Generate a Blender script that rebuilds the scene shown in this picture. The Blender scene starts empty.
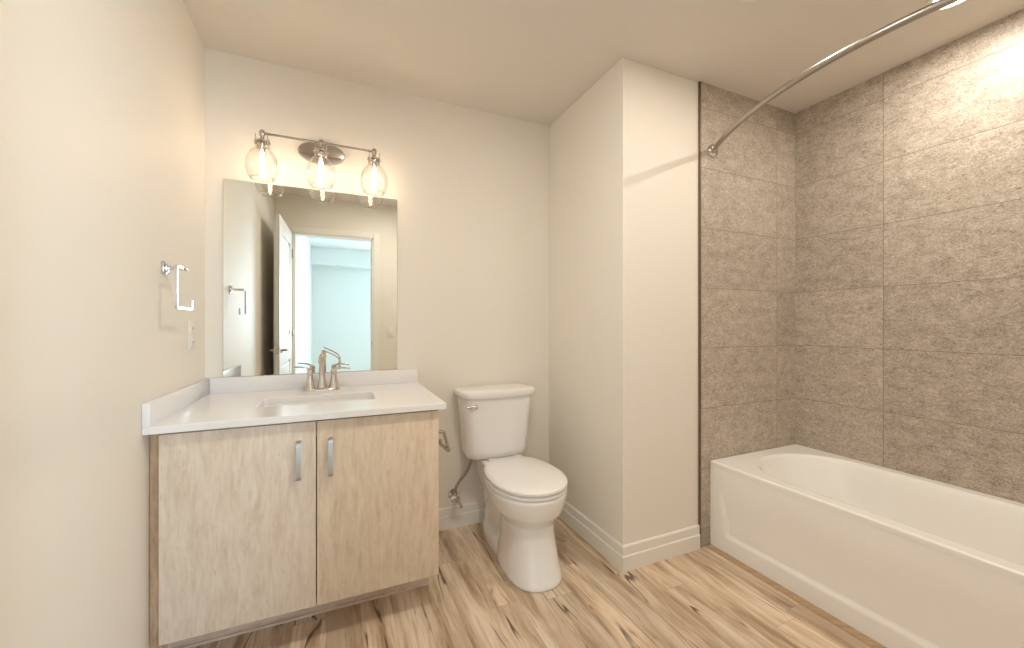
import bpy, bmesh, math, random
from mathutils import Vector, Matrix
PI = math.pi
random.seed(7)
sc = bpy.context.scene
COL = sc.collection

# ------------------------------------------------------------------ camera, sky, lights, exposure
cd = bpy.data.cameras.new('camera'); cam = bpy.data.objects.new('camera', cd); COL.objects.link(cam)
cd.sensor_width = 36.0; cd.lens = 398.1 / 1024 * 36.0
cd.clip_start = 0.02; cd.clip_end = 60
cam.location = (0, 0, 1.171)
cam.rotation_euler = (PI / 2, 0, -0.4147)
sc.camera = cam

world = bpy.data.worlds.new('daylight_sky'); sc.world = world; world.use_nodes = True
wn = world.node_tree.nodes; wl = world.node_tree.links
bgn = wn['Background']
bgn.inputs[0].default_value = (0.62, 0.78, 1.0, 1); bgn.inputs[1].default_value = 3.0

def light(name, kind, loc, power, color, **k):
    l = bpy.data.lights.new(name, kind); l.energy = power; l.color = color
    rot = k.pop('rot', None)
    for a, v in k.items(): setattr(l, a, v)
    o = bpy.data.objects.new(name, l); COL.objects.link(o); o.location = loc
    if rot: o.rotation_euler = rot
    return o
WARM = (1.0, 0.845, 0.72)
# daylight coming in through the bedroom window, behind the camera
light('window_daylight', 'AREA', (1.55, -3.22, 1.45), 85, (0.71, 0.86, 1.0), shape='RECTANGLE', size=1.5, size_y=1.3, rot=(PI / 2, 0, 0))
# recessed downlights: over the tub and in the main ceiling, plus an added fill by the doorway
light('tub_downlight', 'AREA', (2.18, 0.72, 2.424), 4.0, (1.0, 0.925, 0.83), shape='DISK', size=0.035)
light('room_downlight', 'AREA', (1.44, 0.985, 2.424), 1.0, (1.0, 0.86, 0.72), shape='DISK', size=0.11)
light('entry_fill_light', 'AREA', (0.50, 0.80, 2.424), 5.6, (1.0, 0.935, 0.85), shape='DISK', size=0.17)  # unseen lamp added to even out light on left wall, apron and floor
sc.view_settings.view_transform = 'Standard'
sc.view_settings.look = 'None'
sc.view_settings.gamma = 1.0
sc.view_settings.use_curve_mapping = False
sc.view_settings.exposure = 0.93
try:
    sc.cycles.max_bounces = 14; sc.cycles.diffuse_bounces = 8; sc.cycles.glossy_bounces = 8
    sc.cycles.transparent_max_bounces = 24; sc.cycles.sample_clamp_indirect = 6.0
    sc.cycles.use_denoising = True
except Exception: pass

# ------------------------------------------------------------------ room measures (metres)
H = 2.44
XL, YB, XB, YF, XT, XR, XA = -0.554, 2.241, 1.245, 1.518, 1.7395, 2.528, 1.812

# ------------------------------------------------------------------ materials
def mat(name, color=(0.8, 0.8, 0.8), rough=0.5, metal=0.0, bump=0.0, bscale=200.0, coat=0.0, spec=0.5):
    m = bpy.data.materials.new(name); m.use_nodes = True
    n = m.node_tree.nodes; l = m.node_tree.links; b = n['Principled BSDF']
    b.inputs['Base Color'].default_value = (*color, 1); b.inputs['Roughness'].default_value = rough
    b.inputs['Metallic'].default_value = metal; b.inputs['Coat Weight'].default_value = coat
    b.inputs['Specular IOR Level'].default_value = spec
    tc = n.new('ShaderNodeTexCoord')
    nz = n.new('ShaderNodeTexNoise'); nz.inputs['Scale'].default_value = bscale; nz.inputs['Detail'].default_value = 3
    l.new(tc.outputs['Object'], nz.inputs['Vector'])
    if bump > 0:
        bp = n.new('ShaderNodeBump'); bp.inputs['Strength'].default_value = bump; bp.inputs['Distance'].default_value = 0.002
        l.new(nz.outputs['Fac'], bp.inputs['Height']); l.new(bp.outputs['Normal'], b.inputs['Normal'])
    # a trace of roughness variation keeps surfaces from looking synthetic
    mr = n.new('ShaderNodeMapRange'); mr.inputs['To Min'].default_value = max(0.0, rough - 0.03); mr.inputs['To Max'].default_value = rough + 0.03
    l.new(nz.outputs['Fac'], mr.inputs['Value']); l.new(mr.outputs['Result'], b.inputs['Roughness'])
    return m

class NT:
    """small helper for node maths"""
    def __init__(s, m): s.n = m.node_tree.nodes; s.l = m.node_tree.links; s.b = s.n['Principled BSDF']
    def put(s, sock, v):
        if hasattr(v, 'links') or hasattr(v, 'is_linked'): s.l.new(v, sock)
        else: sock.default_value = v
    def math(s, op, a, b=0.0, c=0.0):
        n = s.n.new('ShaderNodeMath'); n.operation = op
        for i, v in enumerate((a, b, c)): s.put(n.inputs[i], v)
        return n.outputs[0]
    def xyz(s, x, y, z):
        n = s.n.new('ShaderNodeCombineXYZ')
        for i, v in enumerate((x, y, z)): s.put(n.inputs[i], v)
        return n.outputs[0]
    def sep(s, v):
        n = s.n.new('ShaderNodeSeparateXYZ'); s.l.new(v, n.inputs[0]); return n.outputs
    def noise(s, v, scale, detail=3, rough=0.5, dist=0.0):
        n = s.n.new('ShaderNodeTexNoise'); s.l.new(v, n.inputs['Vector'])
        n.inputs['Scale'].default_value = scale; n.inputs['Detail'].default_value = detail
        n.inputs['Roughness'].default_value = rough; n.inputs['Distortion'].default_value = dist
        return n.outputs['Fac']
    def white(s, v):
        n = s.n.new('ShaderNodeTexWhiteNoise'); n.noise_dimensions = '3D'; s.l.new(v, n.inputs['Vector']); return n.outputs['Value']
    def ramp(s, f, stops):
        n = s.n.new('ShaderNodeValToRGB'); s.l.new(f, n.inputs[0]); e = n.color_ramp.elements
        while len(e) < len(stops): e.new(0.5)
        for i, (p, c) in enumerate(stops): e[i].position = p; e[i].color = (*c, 1)
        return n.outputs[0]
    def mix(s, f, a, b, mode='MIX'):
        n = s.n.new('ShaderNodeMix'); n.data_type = 'RGBA'; n.blend_type = mode
        s.put(n.inputs[0], f)
        for i, v in ((6, a), (7, b)):
            if isinstance(v, tuple): n.inputs[i].default_value = (*v, 1)
            else: s.l.new(v, n.inputs[i])
        return n.outputs[2]
    def step(s, v, lo, hi):
        n = s.n.new('ShaderNodeMapRange'); n.interpolation_type = 'SMOOTHSTEP'
        s.l.new(v, n.inputs['Value']); n.inputs['From Min'].default_value = lo; n.inputs['From Max'].default_value = hi
        return n.outputs['Result']
    def pos(s): return s.n.new('ShaderNodeNewGeometry').outputs['Position']
    def obj(s): return s.n.new('ShaderNodeTexCoord').outputs['Object']
    def bump(s, h, strength, dist):
        n = s.n.new('ShaderNodeBump'); n.inputs['Strength'].default_value = strength; n.inputs['Distance'].default_value = dist
        s.l.new(h, n.inputs['Height']); s.l.new(n.outputs['Normal'], s.b.inputs['Normal'])

M = {}
M['paint'] = mat('wall_paint', (0.815, 0.772, 0.698), 0.55, bump=0.12, bscale=260)
M['ceiling'] = mat('ceiling_paint', (0.74, 0.69, 0.625), 0.75, bump=0.15, bscale=180)
M['trim'] = mat('trim_paint', (0.82, 0.795, 0.735), 0.35)
M['door_paint'] = mat('door_paint', (0.82, 0.82, 0.82), 0.35)
M['hall_paint'] = mat('bedroom_paint', (0.76, 0.80, 0.80), 0.6, bump=0.1)
M['quartz'] = mat('white_quartz', (0.82, 0.81, 0.815), 0.16, bscale=400)
M['porcelain'] = mat('porcelain', (0.85, 0.84, 0.83), 0.10, coat=0.4)
M['seat'] = mat('seat_plastic', (0.85, 0.84, 0.83), 0.22)
M['acrylic'] = mat('tub_acrylic', (0.92, 0.905, 0.88), 0.18, coat=0.3)
M['nickel'] = mat('brushed_nickel', (0.50, 0.455, 0.41), 0.22, 1.0)
M['faucet'] = mat('polished_nickel', (0.68, 0.62, 0.56), 0.14, 1.0)
M['rod'] = mat('rod_nickel', (0.42, 0.385, 0.35), 0.30, 1.0)
M['chrome'] = mat('chrome', (0.66, 0.64, 0.62), 0.12, 1.0)
M['pull'] = mat('pull_nickel', (0.55, 0.54, 0.54), 0.32, 1.0)
M['bronze'] = mat('edge_trim_metal', (0.20, 0.15, 0.11), 0.4, 0.8)
M['braid'] = mat('braided_steel', (0.45, 0.42, 0.39), 0.38, 1.0, bump=0.8, bscale=900)
M['plastic'] = mat('white_plastic', (0.80, 0.76, 0.71), 0.35)
M['dark'] = mat('dark_gap', (0.03, 0.025, 0.02), 0.8)
M['mirror'] = mat('mirror_silver', (0.88, 0.90, 0.86), 0.0, 1.0)
M['mirror'].node_tree.nodes['Principled BSDF'].inputs['Roughness'].default_value = 0.0
for lk in list(M['mirror'].node_tree.links):
    if lk.to_socket.name == 'Roughness': M['mirror'].node_tree.links.remove(lk)
M['mirror_edge'] = mat('mirror_edge', (0.35, 0.42, 0.38), 0.2)

def thin_glass(name, tint, base=0.06, rim=0.55):
    m = bpy.data.materials.new(name); m.use_nodes = True
    n = m.node_tree.nodes; l = m.node_tree.links; n.clear()
    o = n.new('ShaderNodeOutputMaterial'); mx = n.new('ShaderNodeMixShader')
    tr = n.new('ShaderNodeBsdfTransparent'); tr.inputs[0].default_value = (*tint, 1)
    gl = n.new('ShaderNodeBsdfGlossy'); gl.inputs['Roughness'].default_value = 0.03
    lw = n.new('ShaderNodeLayerWeight'); lw.inputs[0].default_value = 0.35
    mr = n.new('ShaderNodeMapRange'); mr.inputs['To Min'].default_value = base; mr.inputs['To Max'].default_value = rim
    l.new(lw.outputs['Facing'], mr.inputs['Value']); l.new(mr.outputs['Result'], mx.inputs[0])
    l.new(tr.outputs[0], mx.inputs[1]); l.new(gl.outputs[0], mx.inputs[2]); l.new(mx.outputs[0], o.inputs[0])
    return m
M['shade_glass'] = thin_glass('clear_shade_glass', (0.985, 0.985, 0.98), 0.05, 0.80)
M['bulb_glass'] = thin_glass('bulb_glass', (1, 0.98, 0.94), 0.03, 0.35)
M['pane'] = thin_glass('window_pane_glass', (0.97, 0.99, 0.99), 0.05, 0.6)

def emit(name, color, strength):
    m = bpy.data.materials.new(name); m.use_nodes = True
    b = m.node_tree.nodes['Principled BSDF']
    b.inputs['Base Color'].default_value = (*color, 1); b.inputs['Emission Color'].default_value = (*color, 1)
    b.inputs['Emission Strength'].default_value = strength
    return m
M['filament'] = emit('glowing_filament', (1.0, 0.82, 0.62), 18)
M['lens'] = emit('downlight_lens', (1.0, 0.90, 0.78), 14)

# vinyl plank floor: planks run along Y
def floor_material():
    m = mat('maple_plank_floor', (0.6, 0.45, 0.3), 0.38); t = NT(m)
    P = t.sep(t.pos()); W, L = 0.122, 0.92
    ix = t.math('FLOOR', t.math('DIVIDE', t.math('ADD', P[0], 0.035), W))
    r1 = t.white(t.xyz(ix, 3.7, 1.1))
    yy = t.math('ADD', P[1], t.math('MULTIPLY', r1, L * 3))
    iy = t.math('FLOOR', t.math('DIVIDE', yy, L))
    rr = t.white(t.xyz(ix, iy, 5.0)); r2 = t.white(t.xyz(iy, ix, 9.0))
    # every plank shows its own piece of the figure
    u = t.math('ADD', P[0], t.math('MULTIPLY', rr, 40.0)); v = t.math('ADD', P[1], t.math('MULTIPLY', r2, 40.0))
    warp = t.noise(t.xyz(u, t.math('MULTIPLY', v, 0.30), 0.0), 5.0, 3, 0.55)
    u2 = t.math('ADD', u, t.math('MULTIPLY', warp, 0.10))
    g1 = t.noise(t.xyz(u2, t.math('MULTIPLY', v, 0.11), 0.0), 15.0, 5, 0.62)
    g2 = t.noise(t.xyz(u2, t.math('MULTIPLY', v, 0.04), 2.0), 95.0, 3, 0.6)
    g3 = t.noise(t.xyz(u2, t.math('MULTIPLY', v, 0.22), 4.0), 7.0, 3)
    base = t.ramp(g1, [(0.35, (0.34, 0.235, 0.15)), (0.43, (0.54, 0.405, 0.275)), (0.52, (0.72, 0.58, 0.43)), (0.66, (0.82, 0.705, 0.565))])
    base = t.mix(t.math('MULTIPLY', t.step(g2, 0.48, 0.62), 0.42), base, (0.45, 0.31, 0.20))
    base = t.mix(t.math('MULTIPLY', t.step(g3, 0.52, 0.66), 0.50), base, (0.47, 0.335, 0.22))
    # dark spalting streaks along the grain
    rn = t.noise(t.xyz(u2, t.math('MULTIPLY', v, 0.075), 7.0), 10.0, 2, 0.5)
    rid = t.math('ABSOLUTE', t.math('SUBTRACT', rn, 0.5))
    vein = t.math('SUBTRACT', 1.0, t.step(rid, 0.004, 0.015))
    mask = t.step(t.noise(t.xyz(u, t.math('MULTIPLY', v, 0.5), 11.0), 6.0, 3), 0.49, 0.60)
    base = t.mix(t.math('MULTIPLY', t.math('MULTIPLY', vein, mask), 0.95), base, (0.13, 0.08, 0.045))
    knot = t.step(t.noise(t.xyz(u2, t.math('MULTIPLY', v, 0.25), 15.0), 22.0, 2), 0.69, 0.77)
    base = t.mix(t.math('MULTIPLY', knot, 0.7), base, (0.24, 0.15, 0.09))
    tone = t.math('ADD', 0.84, t.math('MULTIPLY', r2, 0.24))
    base = t.mix(1.0, base, t.xyz(tone, tone, tone), 'MULTIPLY')
    fx = t.math('FRACT', t.math('DIVIDE', t.math('ADD', P[0], 0.035), W)); fy = t.math('FRACT', t.math('DIVIDE', yy, L))
    ex = t.math('MULTIPLY', t.math('MINIMUM', fx, t.math('SUBTRACT', 1.0, fx)), W)
    ey = t.math('MULTIPLY', t.math('MINIMUM', fy, t.math('SUBTRACT', 1.0, fy)), L)
    e = t.step(t.math('MINIMUM', ex, ey), 0.0003, 0.0016)
    base = t.mix(t.math('MULTIPLY', t.math('SUBTRACT', 1.0, e), 0.45), base, (0.26, 0.17, 0.10))
    t.l.new(base, t.b.inputs['Base Color'])
    t.bump(t.math('ADD', e, t.math('MULTIPLY', g2, 0.25)), 0.3, 0.001)
    return m
M['floor'] = floor_material()

# large format stone look wall tile; axis 0: the tile wall runs along X, axis 1: along Y
def tile_material(name, axis, origin, joint_w):
    m = mat(name, (0.4, 0.35, 0.3), 0.42); t = NT(m)
    P = t.sep(t.pos()); s = t.math('SUBTRACT', P[axis], origin); TH = 0.316
    a = t.math('DIVIDE', s, joint_w); b = t.math('DIVIDE', t.math('SUBTRACT', P[2], 0.096), TH)
    ia = t.math('FLOOR', a); ib = t.math('FLOOR', b)
    rr = t.white(t.xyz(ia, ib, 2.0 + axis)); r2 = t.white(t.xyz(ib, ia, 8.0 + axis))
    q = t.xyz(t.math('ADD', s, t.math('MULTIPLY', rr, 30.0)), t.math('MULTIPLY', t.math('ADD', P[2], t.math('MULTIPLY', r2, 30.0)), 1.5), 0.0)
    n1 = t.noise(q, 13.0, 5, 0.62, 0.4); n2 = t.noise(q, 78.0, 4, 0.62, 1.4); n3 = t.noise(q, 210.0, 2, 0.6)
    f = t.math('ADD', t.math('MULTIPLY', n1, 0.23), t.math('ADD', t.math('MULTIPLY', n2, 0.49), t.math('MULTIPLY', n3, 0.28)))
    c = t.ramp(f, [(0.37, (0.205, 0.160, 0.124)), (0.455, (0.375, 0.317, 0.254)), (0.53, (0.495, 0.431, 0.358)), (0.61, (0.67, 0.605, 0.52))])
    tone = t.math('ADD', 0.90, t.math('MULTIPLY', rr, 0.20))
    c = t.mix(1.0, c, t.xyz(tone, tone, tone), 'MULTIPLY')
    fa = t.math('FRACT', a); fb = t.math('FRACT', b)
    ea = t.math('MULTIPLY', t.math('MINIMUM', fa, t.math('SUBTRACT', 1.0, fa)), joint_w)
    eb = t.math('MULTIPLY', t.math('MINIMUM', fb, t.math('SUBTRACT', 1.0, fb)), TH)
    e = t.step(t.math('MINIMUM', ea, eb), 0.0008, 0.0022)
    c = t.mix(t.math('SUBTRACT', 1.0, e), c, (0.25, 0.21, 0.17))
    t.l.new(c, t.b.inputs['Base Color'])
    t.bump(t.math('ADD', e, t.math('MULTIPLY', n2, 0.2)), 0.4, 0.0015)
    return m
M['tile_x'] = tile_material('stone_tile_end_wall', 0, 1.7395, 0.618)
M['tile_y'] = tile_material('stone_tile_long_wall', 1, 0.467 - 0.618 * 2, 0.618)

# light maple veneer, grain runs along Z
def wood_material(name, c0, c1, c2, seed, horizontal=False, fig=1.0):
    m = mat(name, c1, 0.42); t = NT(m)
    P = t.sep(t.obj())
    a, g = (P[2], P[0]) if horizontal else (P[0], P[2])
    a = t.math('ADD', t.math('ADD', a, P[1]), seed)
    w = t.noise(t.xyz(a, t.math('MULTIPLY', g, 0.5), seed), 4.0, 3)
    a2 = t.math('ADD', a, t.math('MULTIPLY', w, 0.10))
    n1 = t.noise(t.xyz(a2, t.math('MULTIPLY', g, 0.12), seed), 45.0, 4, 0.62)
    n2 = t.noise(t.xyz(a2, t.math('MULTIPLY', g, 0.12), seed + 3), 110.0, 3, 0.6)
    n3 = t.noise(t.xyz(a, t.math('MULTIPLY', g, 0.35), seed + 5), 34.0, 3, 0.6, 1.8)
    f = t.math('ADD', t.math('MULTIPLY', n1, 0.5), t.math('ADD', t.math('MULTIPLY', n2, 0.25), t.math('MULTIPLY', n3, 0.25 * fig)))
    c = t.ramp(f, [(0.36, c0), (0.50, c1), (0.64, c2)])
    # small mineral flecks
    fl = t.step(t.noise(t.xyz(a, t.math('MULTIPLY', g, 0.18), seed + 9), 120.0, 1), 0.70, 0.76)
    c = t.mix(t.math('MULTIPLY', fl, 0.35), c, tuple(x * 0.62 for x in c0))
    t.l.new(c, t.b.inputs['Base Color']); t.bump(n2, 0.1, 0.0006)
    return m
M['maple_daylit'] = wood_material('maple_veneer_left_daylit', (0.60, 0.48, 0.375), (0.70, 0.59, 0.485), (0.76, 0.665, 0.565), 2.0)  # left door: cooler, pinker veneer with the doorway daylight mixed into its colour
M['maple_r'] = wood_material('maple_veneer_right', (0.60, 0.46, 0.33), (0.71, 0.575, 0.44), (0.77, 0.65, 0.52), 17.0)
M['maple_f'] = wood_material('maple_filler', (0.33, 0.205, 0.12), (0.50, 0.34, 0.215), (0.60, 0.43, 0.29), 31.0)
M['maple_k'] = wood_material('maple_kick', (0.55, 0.41, 0.32), (0.68, 0.54, 0.44), (0.76, 0.63, 0.53), 43.0, True)
M['strip'] = wood_material('wood_floor_strip', (0.36, 0.235, 0.135), (0.50, 0.345, 0.205), (0.60, 0.43, 0.27), 51.0)

# ------------------------------------------------------------------ mesh helpers
def box(bm, x0, x1, y0, y1, z0, z1, bev=0.0, seg=2):
    vs = [bm.verts.new((x, y, z)) for x in (x0, x1) for y in (y0, y1) for z in (z0, z1)]
    q = [(0, 1, 3, 2), (4, 6, 7, 5), (0, 4, 5, 1), (2, 3, 7, 6), (0, 2, 6, 4), (1, 5, 7, 3)]
    fs = [bm.faces.new([vs[i] for i in f]) for f in q]
    if bev > 0:
        es = list({e for f in fs for e in f.edges})
        bmesh.ops.bevel(bm, geom=es, offset=bev, segments=seg, profile=0.5, affect='EDGES')
def loft(bm, rings, cap0=True, cap1=True, closed=True):
    R = [[bm.verts.new(p) for p in r] for r in rings]
    n = len(R[0])
    for a, b in zip(R, R[1:]):
        for i in range(n if closed else n - 1):
            j = (i + 1) % n
            try: bm.faces.new((a[i], a[j], b[j], b[i]))
            except ValueError: pass
    if cap0: bm.faces.new(R[0][::-1])
    if cap1: bm.faces.new(R[-1])
    return R
def lathe(bm, prof, c, n=32, axis='Z', cap0=False, cap1=False):
    rings = []
    for r, h in prof:
        ring = []
        for i in range(n):
            a = 2 * PI * i / n; u, v = r * math.cos(a), r * math.sin(a)
            if axis == 'Z': p = (c[0] + u, c[1] + v, c[2] + h)
            elif axis == 'Y': p = (c[0] + u, c[1] + h, c[2] + v)
            else: p = (c[0] + h, c[1] + u, c[2] + v)
            ring.append(p)
        rings.append(ring)
    loft(bm, rings, cap0, cap1)
def tube(bm, pts, r, n=14, flat=None):
    """round (or, with flat=(a, b), rectangular) section swept along points; r number or list"""
    pts = [Vector(p) for p in pts]; rings = []
    ref = Vector((0, 0, 1))
    if abs((pts[1] - pts[0]).normalized().dot(ref)) > 0.95: ref = Vector((1, 0, 0))
    for i, p in enumerate(pts):
        t = (pts[min(i + 1, len(pts) - 1)] - pts[max(i - 1, 0)]).normalized()
        s = t.cross(ref); s.normalize(); u = s.cross(t).normalized()
        ref = u
        rr = r[i] if isinstance(r, (list, tuple)) else r
        if flat:
            rings.append([p + s * (rr * flat[0] * math.cos(k)) + u * (rr * flat[1] * math.sin(k)) for k in [2 * PI * q / n for q in range(n)]])
        else:
            rings.append([p + s * (rr * math.cos(k)) + u * (rr * math.sin(k)) for k in [2 * PI * q / n for q in range(n)]])
    loft(bm, rings)
def smooth_path(P, k=8):
    P = [Vector(p) for p in P]; Q = [P[0] * 2 - P[1]] + P + [P[-1] * 2 - P[-2]]; out = []
    for i in range(1, len(Q) - 2):
        a, b, c, d = Q[i - 1:i + 3]
        for j in range(k):
            t = j / k
            out.append(0.5 * ((2 * b) + (c - a) * t + (2 * a - 5 * b + 4 * c - d) * t * t + (3 * b - a - 3 * c + d) * t ** 3))
    out.append(P[-1]); return out
def round_path(P, r, k=6):
    """polyline with its corners rounded by radius r"""
    P = [Vector(p) for p in P]; out = [P[0]]
    for a, b, c in zip(P, P[1:], P[2:]):
        d0 = (a - b).normalized(); d1 = (c - b).normalized()
        for j in range(k + 1):
            t = j / k; out.append((b + d0 * r) * (1 - t) ** 2 + b * 2 * t * (1 - t) + (b + d1 * r) * t * t)
    out.append(P[-1]); return out
def rrect(x0, x1, y0, y1, r, z, n=8, k=8):
    out = []
    cs = [(x1 - r, y1 - r, 0), (x0 + r, y1 - r, PI / 2), (x0 + r, y0 + r, PI), (x1 - r, y0 + r, 3 * PI / 2)]
    for i, (cx, cy, a0) in enumerate(cs):
        for j in range(k + 1):
            a = a0 + PI / 2 * j / k; out.append(Vector((cx + r * math.cos(a), cy + r * math.sin(a), z)))
        nx, ny, na = cs[(i + 1) % 4]
        p = out[-1]; q = Vector((nx + r * math.cos(na), ny + r * math.sin(na), z))
        for j in range(1, n): out.append(p.lerp(q, j / n))
    return out

def new_obj(name, bm, m, parent=None, origin=None, smooth=40):
    bmesh.ops.remove_doubles(bm, verts=bm.verts, dist=1e-6)
    bmesh.ops.recalc_face_normals(bm, faces=bm.faces)
    me = bpy.data.meshes.new(name)
    if origin is not None: bm.transform(Matrix.Translation(-Vector(origin)))
    bm.to_mesh(me); bm.free()
    if smooth:
        for p in me.polygons: p.use_smooth = True
        me.set_sharp_from_angle(angle=math.radians(smooth))
    if m is not None: me.materials.append(m)
    o = bpy.data.objects.new(name, me); COL.objects.link(o)
    if parent is not None: o.parent = parent
    elif origin is not None: o.location = origin
    return o
class Thing:
    """an Empty at the thing's base, with parts built in room coordinates"""
    def __init__(s, name, loc, label, cat, group=None):
        s.loc = Vector(loc); s.root = bpy.data.objects.new(name, None); COL.objects.link(s.root); s.root.location = loc
        s.root.empty_display_size = 0.05
        s.root['label'] = label; s.root['category'] = cat
        if group: s.root['group'] = group
    def part(s, name, bm, m, parent=None, smooth=40, label=None):
        o = new_obj(name, bm, m, parent or s.root, s.loc, smooth)
        if label: o['label'] = label
        return o
def single(name, bm, m, loc, label, cat, group=None, smooth=40):
    o = new_obj(name, bm, m, None, loc, smooth); o['label'] = label; o['category'] = cat
    if group: o['group'] = group
    return o
def struct(name, bm, m, smooth=0, parent=None, origin=None):
    o = new_obj(name, bm, m, parent, origin, smooth)
    if parent is None: o['kind'] = 'structure'
    return o
def NB(): return bmesh.new()

# ------------------------------------------------------------------ the room
XH0, XH1, YH = -0.387, 2.9, -3.15            # bedroom behind the doorway
DX0, DX1, DZ = -0.400, 0.355, 2.075          # doorway
bm = NB(); box(bm, XL - 0.1, XR + 0.1, -0.12, YB + 0.1, -0.05, 0); struct('floor', bm, M['floor'])
bm = NB(); box(bm, XH0 - 0.1, XH1 + 0.1, YH - 0.1, -0.12, -0.05, 0); struct('floor_bedroom', bm, M['floor'])
bm = NB(); box(bm, XL - 0.1, XR + 0.1, -0.12, YB + 0.1, H, H + 0.08); struct('ceiling', bm, M['ceiling'])
bm = NB(); box(bm, XH0 - 0.1, XH1 + 0.1, YH - 0.1, -0.12, H, H + 0.08); struct('ceiling_bedroom', bm, M['hall_paint'])
bm = NB(); box(bm, XL - 0.1, XL, -0.12, YB, 0, H); struct('wall_left', bm, M['paint'])
bm = NB(); box(bm, XL - 0.1, XB + 0.05, YB, YB + 0.1, 0, H); struct('wall_back', bm, M['paint'])
bm = NB(); box(bm, XB, XR + 0.1, YF, YB, 0, H, 0.003, 2); struct('wall_partition', bm, M['paint'])
bm = NB(); box(bm, XR + 0.01, XR + 0.1, -0.12, YF, 0, H); struct('wall_right', bm, M['paint'])
bm = NB()
box(bm, XL, DX0, -0.12, 0, 0, H); box(bm, DX1, XR + 0.01, -0.12, 0, 0, H); box(bm, DX0, DX1, -0.12, 0, DZ, H)
struct('wall_front', bm, M['paint'])
# tile cladding of the tub recess
bm = NB(); box(bm, XT + 0.004, XR + 0.01, YF - 0.010, YF, 0, H); struct('wall_tile_end', bm, M['tile_x'])
bm = NB(); box(bm, XR, XR + 0.01, 0, YF - 0.010, 0, H); struct('wall_tile_side', bm, M['tile_y'])
bm = NB(); box(bm, XT - 0.004, XT + 0.004, YF - 0.013, YF, 0, H, 0.001, 1); struct('trim_1', bm, M['bronze'])
# wood strip on the floor along the tub
bm = NB()
pr = [(XA - 0.036, 0), (XA - 0.036, 0.003), (XA - 0.028, 0.006), (XA - 0.003, 0.008), (XA - 0.003, 0)]
loft(bm, [[(x, y, z) for x, z in pr] for y in (0.0, YF - 0.012)]); struct('trim_2', bm, M['strip'])

# baseboards: stepped profile  (distance from wall, height)
BP = [(0, 0), (0.014, 0), (0.014, 0.070), (0.0095, 0.075), (0.0095, 0.113), (0.005, 0.120), (0, 0.120)]
def baseboard(name, path):
    """path: wall-foot points in the floor plane; board stands on the left-hand side of the direction of travel"""
    bm = NB(); P = [Vector((x, y, 0)) for x, y in path]; rings = []
    for i, p in enumerate(P):
        ns = []
        if i > 0: d = (P[i] - P[i - 1]).normalized(); ns.append(Vector((-d.y, d.x, 0)))
        if i < len(P) - 1: d = (P[i + 1] - P[i]).normalized(); ns.append(Vector((-d.y, d.x, 0)))
        nn = ns[0] if len(ns) == 1 else (ns[0] + ns[1]) / (1 + ns[0].dot(ns[1]))
        rings.append([(p.x + nn.x * a, p.y + nn.y * a, b) for a, b in BP])
    loft(bm, rings); struct(name, bm, M['trim'], 0)
baseboard('baseboard_back', [(XB - 0.0145, YB), (0.388, YB)])
baseboard('baseboard_partition', [(XT - 0.004, YF), (XB, YF), (XB, YB)])
baseboard('baseboard_left', [(XL, 1.64), (XL, 0.0)])
baseboard('baseboard_front', [(0.43, 0), (XA - 0.04, 0)])

# doorway casing, both sides, and jamb lining
def casing(name, y0, y1):
    bm = NB(); w = 0.066
    box(bm, DX0 - w, DX0 - 0.004, y0, y1, 0, DZ + w, 0.003, 1); box(bm, DX1 + 0.004, DX1 + w, y0, y1, 0, DZ + w, 0.003, 1)
    box(bm, DX0 - 0.0035, DX1 + 0.0035, y0, y1, DZ + 0.004, DZ + w, 0.003, 1)
    struct(name, bm, M['trim'])
casing('trim_3', 0.0, 0.013)
bm = NB()
box(bm, DX0, DX0 + 0.012, -0.12, 0.0, 0, DZ); box(bm, DX1 - 0.012, DX1, -0.12, 0.0, 0, DZ); box(bm, DX0, DX1, -0.12, 0, DZ - 0.012, DZ)
box(bm, DX0 + 0.012, DX0 + 0.022, -0.075, -0.04, 0, DZ - 0.012); box(bm, DX1 - 0.022, DX1 - 0.012, -0.075, -0.04, 0, DZ - 0.012)
struct('trim_4', bm, M['trim'])

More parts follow.
